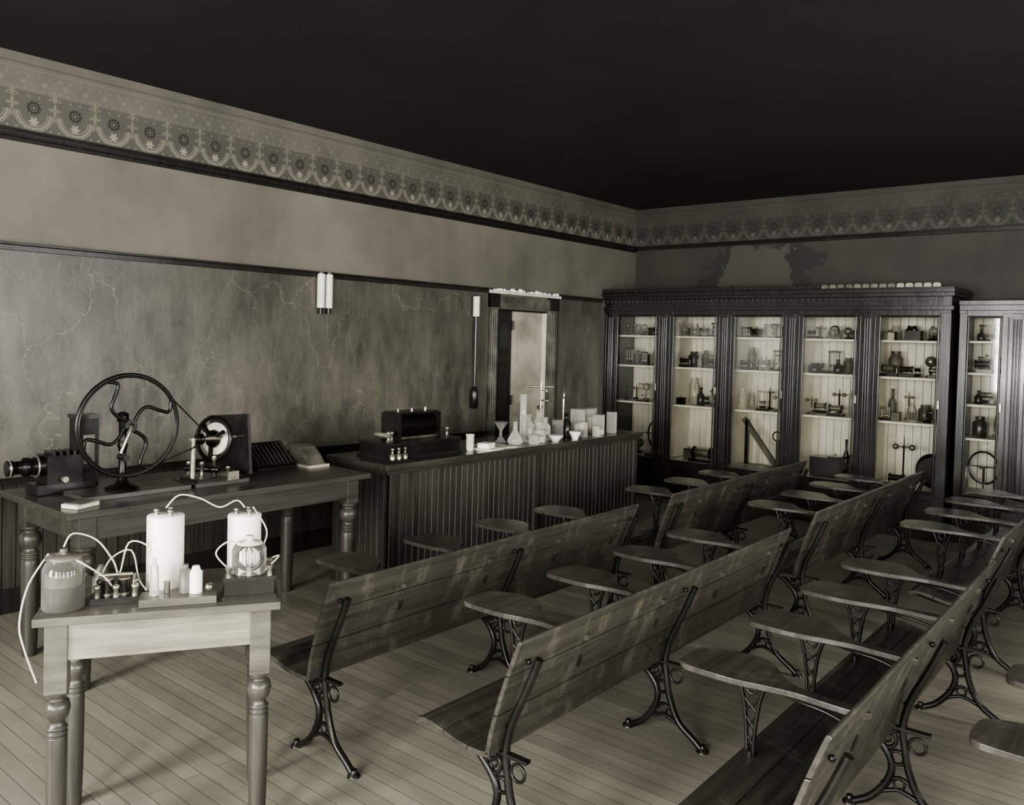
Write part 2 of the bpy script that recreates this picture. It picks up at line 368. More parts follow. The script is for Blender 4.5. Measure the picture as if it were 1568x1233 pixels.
# ------------------------------------------------------------ cabinets
FY=8.61
BK=YB-.022
def cabinet(name,x0,x1,fy,bays,gtop,gbot,shelves,top,crown):
    b=B()
    b.bb(x0,x0+.02,fy+.04,BK,0,top-.05,m_cab); b.bb(x1-.02,x1,fy+.04,BK,0,top-.05,m_cab)
    b.bb(x0,x1,fy+.04,BK,gtop+.03,gtop+.06,m_cab); b.bb(x0,x1,BK-.008,BK,0,gtop+.03,m_cab)
    y=x0+.02
    while y<x1-.03: b.bb(y,min(y+.076,x1-.02),BK-.022,BK-.008,gbot-.05,gtop+.03,m_inner); y+=.08
    for z in shelves+[gbot-.01]: b.bb(x0+.02,x1-.02,fy+.12,BK-.02,z-.022,z,m_inner)
    edges=[x0]+[q for a,c in bays for q in (a,c)]+[x1]
    for i in range(0,len(edges),2):
        a,c=edges[i],edges[i+1]
        b.bb(a,c,fy,fy+.04,.1,gtop+.06,m_cab)
        if c-a>.12:
            m=(a+c)/2
            b.bb(m-.035,m+.035,fy-.012,fy,.1,gtop+.03,m_cab)
            for q in (-.024,0,.024): b.cyl((m+q,fy-.012,.5),(m+q,fy-.012,gtop-.02),.008,m_cab,seg=8)
            for q in (-.07,.07): b.cyl((m+q,fy-.0,.45),(m+q,fy-.0,gtop),.006,m_cab,seg=8)
        b.bb(a,c,fy-.02,fy,.1,.42,m_cab); b.bb(a,c,fy-.02,fy,gtop+.03,gtop+.06,m_cab)
        if 0<i<len(edges)-2:
            mx=(a+c)/2; b.bb(mx-.012,mx+.012,fy+.04,BK-.03,gbot,gtop+.03,m_inner)
    for a,c in bays:
        b.bb(a,c,fy,fy+.04,gtop,gtop+.06,m_cab); b.bb(a,c,fy,fy+.04,.1,gbot,m_cab)
        b.bb(a+.04,c-.04,fy-.012,fy,.15,gbot-.08,m_dark)
        for q in (a+.012,c-.012): b.cyl((q,fy-.006,gbot),(q,fy-.006,gtop),.010,m_cab,seg=8)
        for z in (gbot,gtop): b.cyl((a,fy-.006,z),(c,fy-.006,z),.010,m_cab,seg=8)
        b.bb(a,c,fy+.018,fy+.022,gbot,gtop,m_glass)
        b.bb(c-.002,c+.02,fy-.02,fy-.01,1.25,1.33,m_brass)
    b.bb(x0,x1,fy-.03,fy+.04,0,.1,m_cab)
    z=gtop+.06
    if crown:
        b.bb(x0,x1+.02,fy-.03,BK,z,z+.04,m_cab)
        b.bb(x0,x1,fy,BK,z+.04,z+.13,m_cab)
        n=int((x1-x0)/.06)
        for i in range(n): b.bb(x0+i*.06,x0+i*.06+.035,fy-.02,fy,z+.09,z+.125,m_cab)
        b.bb(x0,x1+.03,fy-.05,BK,z+.13,z+.165,m_cab); b.bb(x0,x1+.04,fy-.09,BK,z+.165,z+.2,m_cab); b.bb(x0,x1+.03,fy-.07,BK,z+.2,z+.215,m_dark)
        n=int((x1-x0)/.08)
        for i in range(n):
            xx=x0+.04+i*.08
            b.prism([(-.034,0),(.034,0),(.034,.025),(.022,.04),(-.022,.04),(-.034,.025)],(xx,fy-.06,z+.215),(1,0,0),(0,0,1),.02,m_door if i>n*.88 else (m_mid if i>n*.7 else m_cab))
    else:
        b.bb(x0,x1,fy-.02,BK,z,z+.05,m_cab); b.bb(x0,x1,fy-.05,BK,z+.05,z+.09,m_cab)
    return b.obj(name,bev=.002)
bays=[(-5.56+.757*i,-5.01+.757*i) for i in range(5)]
SH=[1.09,1.53,1.89]
cabinet('display_cabinet',XL+.023,-1.89,FY,bays,2.12,.45,SH,2.43,True)
bays2=[(-1.78,-1.49),(-1.25,-.75)]
cabinet('display_cabinet',-1.845,-.55,FY+.12,bays2,2.12,.45,[.98,1.3,1.6,1.9],2.3,False)

def item(b,kind,x,y,z,h,w):
    M=random.choice([m_dark,m_ironb,m_mid,m_brass,m_dark])
    if kind=='jar':
        b.lathe((x,y,z),[(w*.4,0),(w*.45,.01),(w*.45,h*.7),(w*.28,h*.85),(w*.3,h)],random.choice([m_glassj,m_glassm,m_dark,m_mid]),14)
    elif kind=='bottle':
        b.lathe((x,y,z),[(w*.3,0),(w*.34,.01),(w*.34,h*.55),(w*.12,h*.72),(w*.12,h*.95),(w*.16,h)],random.choice([m_dark,m_glassj,m_mid]),12)
    elif kind=='box':
        b.box((x,y,z+h*.3),(w,w*.8,h*.6),M); b.box((x,y,z+h*.62),(w*1.05,w*.85,h*.05),m_dark); b.sph((x,y,z+h*.7),w*.1,m_brass)
    elif kind=='wheel':
        r=h*.36; b.box((x,y,z+.01),(w,w*.6,.02),M); b.ring((x,y,z+h-r-.01),(random.uniform(.2,.7),1,0),r,.010,m_ironb,20,6)
        b.cyl((x-.02,y-.03,z+h-r-.01),(x+.02,y+.05,z+h-r-.01),.012,m_brass,seg=8)
        b.cyl((x,y+.02,z+.02),(x,y+.02,z+h-r),.011,M,seg=8); b.cyl((x-r,y,z+h-r),(x+r,y,z+h-r),.005,m_ironb,seg=6)
    elif kind=='coil':
        b.box((x,y,z+.015),(w*1.1,w*.6,.03),m_dark)
        b.cyl((x-w*.35,y,z+.05+w*.2),(x+w*.35,y,z+.05+w*.2),w*.2,M,seg=14)
        for q in (-.4,.4): b.cyl((x+q*w-.006,y,z+.05+w*.2),(x+q*w+.006,y,z+.05+w*.2),w*.27,m_dark,seg=14)
        b.cyl((x+w*.5,y,z+.03),(x+w*.5,y,z+h*.5),.005,m_brass,seg=6)
    elif kind=='stand':
        b.lathe((x,y,z),[(w*.4,0),(w*.38,.015),(w*.08,.03),(.009,.05),(.009,h*.75),(.014,h*.76),(.014,h*.8),(.005,h*.82),(.005,h)],M,12)
        b.cyl((x-w*.35,y,z+h*.78),(x+w*.35,y,z+h*.78),.006,m_brass,seg=6); b.sph((x-w*.35,y,z+h*.78),w*.14,m_brass); b.sph((x+w*.35,y,z+h*.78),w*.14,m_brass)
    elif kind=='globe':
        b.lathe((x,y,z),[(w*.35,0),(w*.3,.015),(.01,.03),(.01,h*.4)],m_dark,12); b.sph((x,y,z+h*.62),min(w*.4,h*.3),random.choice([m_glassj,m_mid,m_brass])); 
    elif kind=='bell':
        b.lathe((x,y,z),[(w*.5,0),(w*.5,.02),(w*.38,.022),(w*.38,h*.6),(w*.25,h*.85),(.012,h*.92),(.018,h)],m_glassj,16); b.cyl((x,y,z+.02),(x,y,z+h*.5),.02,m_dark)
    elif kind=='frame':
        for q in (-.4,.4): b.cyl((x+q*w,y,z),(x+q*w,y,z+h),.008,M,seg=8)
        b.box((x,y,z+h),(w,.02,.02),M); b.box((x,y,z+.01),(w*1.1,.08,.02),m_dark)
        for q in (-.25,0,.25): b.cyl((x+q*w,y,z+h*.35),(x+q*w,y,z+h),.003,m_brass,seg=6); b.sph((x+q*w,y,z+h*.35),.014,m_steel)
kinds=['jar','bottle','box','coil','stand','globe','bell','box','coil','bottle','frame','jar','wheel']
def fill(bx,fy,levels):
    b=B(); a,c=bx; a-=.05; c+=.05
    for z,hm in levels:
        for row,(yo,tall) in enumerate(((.47,1.15),(.25,.85))):
            x=a+.02
            while x<c-.05:
                w=random.uniform(.08,.16); k=random.choice(kinds); h=min(hm-.05,random.uniform(.12,.27)*tall*(1.2 if hm>.5 else 1))
                if k=='wheel' and random.random()<.6: k='box'
                if x+w>c: break
                item(b,k,x+w/2,fy+yo+random.uniform(-.03,.03),z+.001,h,w); x+=w*1.1+random.uniform(.0,.05)+(.08*row if random.random()<.5 else 0)
    return b
lev=[(.441,.6),(1.09,.4),(1.53,.3),(1.89,.2)]
for i,bx in enumerate(bays):
    b=fill(bx,FY,lev[1:])
    if i==0:
        item(b,'wheel',bx[0]+.42,FY+.25,.441,.42,.2); item(b,'globe',bx[0]+.14,FY+.35,.441,.2,.16)
    elif i==1:
        item(b,'coil',bx[0]+.3,FY+.25,.441,.3,.26); item(b,'box',bx[0]+.1,FY+.3,.441,.2,.1); item(b,'jar',bx[0]+.48,FY+.3,.441,.2,.1)
    elif i==2:
        x=bx[0]+.06
        b.box((x+.2,FY+.3,.46),(.42,.16,.03),m_mid); b.box((x+.38,FY+.3,.62),(.05,.1,.32),m_mid)
        b.box((x+.17,FY+.25,.74),(.05,.05,.62),m_mid,R=Matrix.Rotation(math.radians(-38),3,'Y'))
        b.box((x+.02,FY+.25,.7),(.03,.05,.55),m_dark); b.ring((x+.38,FY+.22,.82),(0,1,0),.05,.008,m_ironb,20)
    elif i==3:
        b.box((bx[0]+.15,FY+.3,.55),(.2,.2,.2),m_dark); item(b,'box',bx[0]+.3,FY+.25,.441,.35,.12); item(b,'wheel',bx[0]+.46,FY+.25,.441,.26,.12); item(b,'bottle',bx[0]+.36,FY+.4,.441,.4,.1)
    else:
        b.ring((bx[0]+.46,FY+.3,.62),(.3,1,0),.15,.02,m_ironb,28); b.cyl((bx[0]+.46,FY+.27,.62),(bx[0]+.46,FY+.33,.62),.13,m_dark,seg=24)
        item(b,'stand',bx[0]+.2,FY+.28,.441,.5,.22); item(b,'coil',bx[0]+.15,FY+.25,.441,.2,.16)
    b.obj('shelved_science_apparatus')
for bx in bays2:
    b=fill((bx[0]+.05,bx[1]-.03),FY+.12,[(.98,.3),(1.3,.3),(1.6,.28),(1.9,.2)]); item(b,'wheel',bx[0]+.14,FY+.35,.441,.42,.2); b.obj('shelved_science_apparatus')

# ------------------------------------------------------------ benches
L=2.42
def bx_(s): return -.13+.13*s**1.3
def bench_mesh():
    b=B()
    for s0,s1 in ((0,.345),(.355,.70),(.71,1)):
        n=5; fr=[];bk=[]
        for i in range(n+1):
            s=s0+(s1-s0)*i/n; x=bx_(s); z=.36+.42*s
            fr.append((x-.009,z)); bk.append((x+.009,z+.001))
        if s1==1: fr.append((bx_(1)-.004,.789)); bk.append((bx_(1)+.005,.789))
        b.prism(fr+bk[::-1],(0,0,0),(1,0,0),(0,0,1),-L,m_bench)
    prof=[(-.122,.374),(-.17,.366),(-.222,.366),(-.225,.366),(-.28,.372),(-.338,.385),(-.341,.3855),(-.40,.398),(-.44,.40),(-.468,.391),(-.480,.368)]
    for i0,i1 in ((0,2),(3,5),(6,10)):
        seg=prof[i0:i1+1]; lower=[(x+(.018 if (i1==10 and j>=3) else 0),z-(.020 if not(i1==10 and j>=4) else .004)) for j,(x,z) in enumerate(seg)]
        b.prism(seg+lower[::-1],(0,0,0),(1,0,0),(0,0,1),-L,m_bench)
    for y in (.07,L/2,L-.07):
        P=lambda q:[(x,y,z) for x,z in q]
        t=lambda q,r:b.tube(P(q),r,m_iron,8,4)
        t([(-.44,.368),(-.36,.352),(-.26,.335),(-.18,.28),(-.135,.21),(-.15,.13),(-.21,.05),(-.27,.012)],.015)
        t([(.035,.72),(-.015,.6),(-.075,.47),(-.10,.36),(-.09,.28),(-.075,.2),(-.03,.1),(.05,.04),(.085,.012)],.015)
        t([(-.12,.34),(-.17,.31),(-.2,.345)],.01)
        b.ring((-.155,y,.30),(0,1,0),.034,.009,m_iron,20,6); b.ring((-.115,y,.235),(0,1,0),.026,.008,m_iron,16,6)
        b.ring((-.155,y,.30),(0,1,0),.014,.006,m_iron,12,6); b.ring((-.045,y,.30),(0,1,0),.03,.007,m_iron,16,6)
        t([(-.20,.07),(-.13,.105),(-.09,.11),(-.02,.085)],.009); t([(-.17,.12),(-.105,.16),(-.05,.13)],.007)
        b.ring((-.105,y,.135),(0,1,0),.02,.006,m_iron,14,6)
        for x in (-.285,.095): b.lathe((x,y,0),[(.028,0),(.026,.008),(.014,.016),(.012,.03)],m_iron,12)
        b.box((-.10,y,.352),(.2,.03,.012),m_iron)
        for z in (.45,.7): b.sph((bx_((z-.36)/.42)+.022,y,z),.011,m_iron)
    tab=spl([(-.645,.015),(-.66,.06),(-.655,.17),(-.63,.205),(-.56,.235),(-.47,.245),(-.40,.225),(-.35,.17),(-.31,.115),(-.25,.075),(-.15,.06),(-.03,.055),(-.028,.012),(-.13,.012),(-.24,.022),(-.33,.012),(-.45,-.008),(-.6,-.002)],3)
    for i in range(4):
        y=.42+.585*i
        b.prism(tab,(0,y,.672),(1,0,0),(0,1,0),.02,m_bench)
        yy=y+.10; x0=-.42
        b.tube([(x0-.055,yy,.665),(x0-.03,yy,.60),(x0-.016,yy,.5),(x0-.010,yy,.40)],.0075,m_iron,8)
        b.tube([(x0+.055,yy,.665),(x0+.03,yy,.60),(x0+.016,yy,.5),(x0+.010,yy,.40)],.0075,m_iron,8)
        for z0,w in ((.60,.03),(.54,.022),(.48,.016),(.43,.012)):
            b.cyl((x0-w,yy,z0),(x0+w*.8,yy,z0-.05),.005,m_iron,seg=6); b.cyl((x0+w,yy,z0),(x0-w*.8,yy,z0-.05),.005,m_iron,seg=6)
        b.ring((x0,yy,.635),(0,1,0),.02,.006,m_iron,14,6)
        b.cyl((x0,yy,.37),(x0,yy,.42),.014,m_iron); b.box((x0,yy,.667),(.16,.03,.008),m_iron)
        b.tube([(-.34,yy-.02,.66),(-.24,y+.05,.655),(-.15,y+.04,.65),(-.06,y+.035,.62),(-.07,y+.035,.56)],.007,m_iron,6)
    return b.mesh('bench')
bm=bench_mesh()
for x,y,r in ((-2.72,2.13,.01),(-2.76,5.02,0),(-1.745,2.16,.014),(-1.84,5.16,0),(-.735,2.2,.02),(-.85,5.25,0),(.16,2.25,.01),(.10,5.3,0)):
    place(bm,'school_bench',(x,y,0),r,.003)

# ------------------------------------------------------------ tables
def leg(b,x,y,ztop,blk,w,r,mat,matb):
    b.bb(x-w/2,x+w/2,y-w/2,y+w/2,ztop-blk,ztop,matb)
    z=ztop-blk
    pr=[(r*.75,0),(r*.8,.02),(r*.92,z*.25),(r*.96,z*.5),(r*.98,z*.66),(r*.98,z*.74),(r*.8,z*.745),(r*1.04,z*.76),(r*.8,z*.775),(r*1.04,z*.79),(r*.8,z*.805),(r*.7,z*.83),(r*1.1,z*.86),(r*1.25,z*.90),(r*1.1,z*.94),(r*.75,z*.955),(r*.75,z*.97),(r*1.05,z*.985),(r*1.05,z)]
    b.lathe((x,y,0),pr,mat,18)
TZ=.91
b=B(); tx0,tx1,ty0,ty1=-5.02,-4.16,1.70,3.58
b.bb(tx0,tx1,ty0,ty1,TZ-.035,TZ,m_table); b.bb(tx0+.07,tx1-.06,ty0+.08,ty1-.08,TZ-.16,TZ-.035,m_table)
for x in (tx0+.1,tx1-.1):
    for y in (ty0+.12,ty1-.1): leg(b,x,y,TZ-.035,.16,.09,.047,m_leg,m_table)
b.obj('demonstration_table',bev=.004)
e=Vector((.52,.854,0)).normalized(); nrm=Vector((-.854,.52,0)).normalized(); C0=Vector((-2.905,1.08,0)); ang=math.atan2(e.y,e.x)
b=B(); LZ=.85; W_=.78; D_=.50
b.bb(0,W_,0,D_,LZ-.028,LZ,m_tabletop); b.bb(.07,W_-.07,.045,.065,LZ-.16,LZ-.028,m_tablelt); b.bb(.07,W_-.07,D_-.065,D_-.045,LZ-.16,LZ-.028,m_tablelt)
b.bb(.045,.065,.07,D_-.07,LZ-.16,LZ-.028,m_tablelt); b.bb(W_-.065,W_-.045,.07,D_-.07,LZ-.16,LZ-.028,m_tablelt)
for x in (.065,W_-.065):
    for y in (.07,D_-.07): leg(b,x,y,LZ-.028,.24,.07,.034,m_leg,m_tabletop if y<.1 else m_leg)
b.obj('side_table',C0,ang,.003)
def T(s,d,z=LZ): return C0+e*s+nrm*d+Vector((0,0,z))
CZ=.92; cx0,cx1,cy0,cy1=-4.93,-4.33,3.88,7.12
b=B(); b.bb(cx0-.03,cx1+.04,cy0-.05,cy1+.05,CZ-.045,CZ,m_ctop); b.bb(cx0-.01,cx1+.02,cy0-.02,cy1+.02,CZ-.075,CZ-.045,m_ctop)
b.bb(cx0,cx1-.02,cy0+.02,cy1-.02,.0,CZ-.075,m_counter)
y=cy0
while y<cy1-.03:
    b.bb(cx1-.02,cx1-.002,y,y+.05,.1,CZ-.075,m_counter); b.cyl((cx1-.004,y+.056,.1),(cx1-.004,y+.056,CZ-.08),.005,m_counter,seg=6); y+=.0625
x=cx0
while x<cx1-.03:
    b.bb(x,x+.05,cy0,cy0+.02,.1,CZ-.075,m_counter); b.cyl((x+.056,cy0+.003,.1),(x+.056,cy0+.003,CZ-.08),.005,m_counter,seg=6); x+=.0625
for y in (cy0,cy0+1.62,cy1-.06): b.bb(cx1-.02,cx1+.012,y,y+.06,.0,CZ-.075,m_counter)
b.bb(cx0,cx1+.01,cy0-.01,cy1,0,.1,m_counter)
b.obj('laboratory_counter',bev=.003)

# ------------------------------------------------------------ apparatus on big table
X0=-4.52
b=B(); wy,wz=2.13,TZ+.375
b.box((X0,2.17,TZ+.012),(.26,.58,.022),m_table)
b.lathe((X0,wy,TZ+.023),[(.09,0),(.085,.012),(.04,.03),(.022,.06),(.018,.2),(.022,.22),(.028,.24),(.02,.26),(.02,.36),(.03,.37),(.03,.41),(.012,.42)],m_ironb,18)
wx=X0+.07
b.ring((wx,wy,wz),(1,0,0),.272,.011,m_ironb,56,8); b.ring((wx+.008,wy,wz),(1,0,0),.262,.006,m_ironb,56,6)
b.cyl((X0-.03,wy,wz),(X0+.1,wy,wz),.013,m_steel); b.cyl((wx-.025,wy,wz),(wx+.03,wy,wz),.034,m_ironb)
for i in range(4):
    a=i*math.pi/2+.5
    pts=[]
    for r,da in ((.03,0),(.09,.38),(.14,.25),(.19,-.12),(.235,-.22),(.268,0)):
        pts.append((wx,wy+r*math.cos(a+da),wz+r*math.sin(a+da)))
    b.tube(pts,.010,m_ironb,8,4)
b.tube([(X0+.1,wy,wz),(X0+.12,wy-.02,wz-.03),(X0+.12,wy-.07,wz-.15)],.009,m_steel); b.cyl((X0+.12,wy-.07,wz-.155),(X0+.2,wy-.07,wz-.155),.018,m_dark)
b.cyl((wx,wy+.13,wz+.245),(wx-.04,2.60,TZ+.3),.004,m_dark,seg=6); b.cyl((wx,wy+.0,wz-.275),(wx-.04,2.58,TZ+.235),.004,m_dark,seg=6)
b.obj('hand_crank_flywheel')
b=B()
b.box((X0,2.66,TZ+.012),(.26,.34,.022),m_table)
b.box((-4.60,2.83,TZ+.205),(.42,.018,.36),m_dark,R=Matrix.Rotation(math.radians(-6),3,'Y'))
b.cyl((X0,2.54,TZ+.02),(X0,2.54,TZ+.27),.016,m_brass); b.cyl((X0,2.52,TZ+.26),(X0,2.82,TZ+.26),.011,m_steel)
b.lathe((X0,2.56,TZ+.26),[(.03,0),(.035,.01),(.02,.02),(.035,.03),(.03,.04)],m_ironb,20,(0,1,0))
b.lathe((X0-.05,2.70,TZ+.25),[(.02,0),(.05,.004),(.095,.008),(.1,.016),(.02,.022)],m_cream,32,(-.3,1,-.1))
b.lathe((X0-.045,2.69,TZ+.25),[(.025,-.03),(.05,-.01),(.055,.004),(.01,.012)],m_ironb,24,(-.3,1,-.1))
for i in range(3):
    a=i*2.09+.4; b.cyl((X0+.13*math.cos(a)-.05,2.69,TZ+.25+.13*math.sin(a)),(X0-.05,2.685,TZ+.25),.014,m_ironb,seg=6)
b.ring((X0-.05,2.70,TZ+.25),(-.3,1,-.1),.128,.013,m_ironb,32)
for dx,dy,h in ((.1,2.54,.12),(-.08,2.56,.1),(.06,2.64,.14),(.11,2.70,.08)):
    b.lathe((X0+dx,dy,TZ+.023),[(.022,0),(.02,.02),(.008,.03),(.008,h*.8),(.016,h*.85),(.012,h)],m_brass,12)
b.cyl((X0-.06,2.53,TZ+.09),(X0+.12,2.64,TZ+.09),.02,m_ironb); b.box((X0+.03,2.62,TZ+.034),(.2,.24,.022),m_dark); b.box((X0+.08,2.72,TZ+.05),(.12,.07,.05),m_brass)
b.obj('rotating_disc_apparatus')
b=B()
lx=-4.78
b.box((lx,1.92,TZ+.03),(.16,.30,.05),m_dark); b.box((lx,1.91,TZ+.13),(.15,.18,.15),m_ironb)
b.lathe((lx,1.85,TZ+.15),[(.055,0),(.055,.05),(.045,.06),(.045,.09),(.05,.095),(.05,.12),(.035,.13),(.035,.17),(.042,.175),(.042,.20),(.03,.2)],m_ironb,22,(0,-1,0))
b.ring((lx,1.79,TZ+.15),(0,1,0),.058,.006,m_brass,24); b.ring((lx,1.66,TZ+.15),(0,1,0),.043,.005,m_steel,24)
for i in range(4): b.box((lx,1.86+i*.035,TZ+.215),(.12,.012,.02),m_dark)
b.box((lx-.05,2.06,TZ+.2),(.12,.11,.38),m_ironb); b.box((lx-.05,2.06,TZ+.4),(.135,.125,.02),m_dark); b.box((lx+.012,2.06,TZ+.22),(.006,.06,.16),m_mid)
b.cyl((lx+.08,1.9,TZ+.08),(lx+.11,1.9,TZ+.08),.016,m_brass)
b.obj('magic_lantern_projector')
b=B()
b.box((-4.75,3.2,TZ+.09),(.22,.3,.015),m_dark,R=Matrix.Rotation(math.radians(38),3,'Y'))
b.prism([(-.1,0),(.1,0),(.1,.02),(-.09,.15)],(-4.75,3.06,TZ+.001),(1,0,0),(0,0,1),-.29,m_ironb)
for i in range(9): b.box((-4.738,3.08+i*.031,TZ+.099),(.2,.004,.004),m_mid,R=Matrix.Rotation(math.radians(38),3,'Y'))
b.obj('slate_writing_case')
b=B(); b.prism([(-.10,0),(.08,0),(.09,.02),(.05,.07),(-.02,.12),(-.10,.135)],(-4.70,3.40,TZ+.001),(1,0,0),(0,0,1),-.15,m_mid); b.prism([(-.09,0),(.1,0),(.1,.018),(-.09,.018)],(-4.66,3.385,TZ+.0005),(1,0,0),(0,0,1),-.17,m_door); b.obj('folded_book_rest')
b=B(); b.box((-4.30,1.82,TZ+.012),(.1,.14,.02),m_cream,.4); b.box((-4.30,1.82,TZ+.026),(.09,.13,.006),m_mid,.5); b.obj('small_book')

# ------------------------------------------------------------ counter items
b=B(); yc=4.36; xc=-4.62
b.box((xc,yc,CZ+.055),(.34,.70,.1),m_dark); b.box((xc,yc,CZ+.11),(.36,.73,.015),m_cab); b.box((xc,yc,CZ+.01),(.37,.74,.02),m_cab)
b.cyl((xc,yc-.19,CZ+.22),(xc,yc+.19,CZ+.22),.088,m_ironb,seg=28)
for q in (-.2,.2): b.box((xc,yc+q,CZ+.215),(.20,.022,.2),m_dark)
b.box((xc,yc,CZ+.315),(.17,.4,.018),m_dark)
for q in (-.06,.06): b.cyl((xc+q,yc-.19,CZ+.13),(xc+q,yc+.19,CZ+.13),.012,m_brass)
for q in (-.14,.0,.14): b.cyl((xc,yc+q,CZ+.32),(xc,yc+q,CZ+.345),.012,m_brass)
for q in (-.3,-.27,.3):
    b.lathe((xc+.08,yc+q,CZ+.118),[(.02,0),(.012,.01),(.01,.05),(.018,.055),(.018,.07),(.006,.075)],m_brass,12)
b.cyl((xc-.05,yc-.30,CZ+.16),(xc+.1,yc-.30,CZ+.16),.02,m_steel)
b.obj('induction_coil')
b=B(); b.box((-4.36,4.0,CZ+.012),(.12,.2,.022),m_dark)
for q in (-.06,0,.06): b.lathe((-4.36,4.0+q,CZ+.023),[(.02,0),(.02,.03),(.008,.035),(.008,.06),(.014,.065),(.01,.075)],m_brass,12)
b.obj('telegraph_key')
b=B(); b.lathe((-4.45,4.83,CZ),[(.026,0),(.03,.01),(.032,.12),(.036,.125),(.033,.13)],m_cream,18); b.obj('porcelain_cup')
b=B(); b.box((-4.43,5.0,CZ+.006),(.22,.2,.01),m_paper,.2); b.box((-4.43,5.0,CZ+.03),(.1,.12,.04),m_white,.3); b.box((-4.50,5.18,CZ+.004),(.3,.22,.006),m_paper,-.1); b.obj('paper_stack')
def vessel(name,x,y,prof,mat,fillh=0,fm=None):
    b=B(); b.lathe((x,y,CZ+.001),prof,mat,20)
    if fillh: b.lathe((x,y,CZ+.004),[(prof[0][0]*.9,0),(prof[1][0]*.93,.01),(prof[1][0]*.93,fillh)],fm or m_mid,20)
    b.obj(name)
G=m_glassm
def flask(r,h): return [(r*.8,0),(r,.015),(r*.98,.04),(r*.3,h*.6),(r*.25,h*.95),(r*.33,h)]
def beaker(r,h): return [(r*.92,0),(r,.01),(r,h*.97),(r*1.07,h)]
def bott(r,h): return [(r*.95,0),(r,.01),(r,h*.62),(r*.4,h*.76),(r*.38,h*.93),(r*.5,h*.94),(r*.5,h)]
vessel('erlenmeyer_flask',-4.48,5.42,flask(.065,.19),G); vessel('glass_funnel',-4.64,5.42,[(.05,0),(.012,.05),(.012,.1),(.06,.17),(.065,.175)],m_glassj)
vessel('graduated_cylinder',-4.56,5.62,[(.06,0),(.058,.012),(.03,.02),(.028,.4),(.034,.41)],m_glassm)
vessel('beaker',-4.42,5.68,beaker(.05,.11),G,.05,m_cream); vessel('beaker',-4.37,5.54,beaker(.045,.08),G)
vessel('reagent_bottle',-4.62,5.77,bott(.05,.22),G,.1,m_cream); vessel('reagent_bottle',-4.50,5.86,bott(.045,.2),G); vessel('reagent_bottle',-4.64,5.93,bott(.045,.24),G,.14,m_paper)
vessel('evaporating_dish',-4.38,5.85,[(.03,0),(.055,.03),(.07,.05),(.072,.055)],m_white)
vessel('glass_jar',-4.49,6.03,beaker(.05,.17),m_glassj,.12,m_liquid); vessel('reagent_bottle',-4.52,6.2,bott(.045,.22),m_dark); vessel('glass_jar',-4.42,6.32,beaker(.045,.14),G,.07,m_liquid)
vessel('glass_jar',-4.58,6.46,beaker(.07,.24),G,.1,m_white); vessel('glass_jar',-4.44,6.6,beaker(.06,.19),G,.05,m_white); vessel('glass_jar',-4.60,6.68,beaker(.055,.23),G,.15,m_cream); vessel('glass_jar',-4.46,6.86,beaker(.05,.2),m_glassm)
vessel('beaker',-4.37,6.47,beaker(.04,.1),G); vessel('mortar_bowl',-4.37,6.13,[(.03,0),(.03,.01),(.05,.05),(.055,.07)],m_white); vessel('glass_jar',-4.72,6.9,beaker(.05,.22),m_glassm)
b=B(); b.box((-4.76,6.12,CZ+.01),(.14,.12,.018),m_ironb); b.cyl((-4.76,6.12,CZ),(-4.76,6.12,CZ+.5),.008,m_steel); b.cyl((-4.76,6.12,CZ+.42),(-4.65,6.06,CZ+.42),.006,m_steel); b.ring((-4.66,6.07,CZ+.33),(0,0,1),.045,.005,m_steel,24,6); b.cyl((-4.84,6.04,CZ+.45),(-4.68,6.2,CZ+.45),.009,m_steel); b.obj('ring_stand')
b=B(); b.tube([(-4.78,6.5,CZ),(-4.78,6.5,CZ+.25),(-4.78,6.5,CZ+.38),(-4.76,6.48,CZ+.43),(-4.73,6.44,CZ+.43),(-4.71,6.41,CZ+.38),(-4.71,6.41,CZ+.33)],.012,m_steel,10); b.lathe((-4.78,6.5,CZ),[(.04,0),(.035,.01),(.02,.02),(.02,.06)],m_steel,14); b.cyl((-4.82,6.5,CZ+.05),(-4.74,6.5,CZ+.05),.01,m_steel); b.obj('gooseneck_faucet')

# ------------------------------------------------------------ wall items
b=B(); y=4.35; x=XL+.07
for q in (-.045,.035):
    b.cyl((x,y+q,2.02),(x,y+q,2.3),.032,m_paper,seg=16); b.cyl((x,y+q,1.97),(x,y+q,2.02),.018,m_ironb,seg=12); b.cyl((x,y+q,2.3),(x,y+q,2.315),.034,m_dark,seg=16)
b.box((x-.02,y,2.3),(.03,.16,.03),m_dark); b.obj('wall_chart_tube')
b=B(); y=6.2; x=XL+.08
b.cyl((x,y,2.02),(x,y,2.22),.034,m_paper,seg=14); b.cyl((x,y,1.3),(x,y,2.02),.016,m_dark,seg=10); b.lathe((x,y,1.1),[(.03,0),(.04,.02),(.04,.16),(.03,.2),(.015,.22)],m_dark,14); b.cyl((XL+.035,y,2.22),(x+.02,y,2.22),.01,m_ironb,seg=8); b.obj('hanging_pointer')

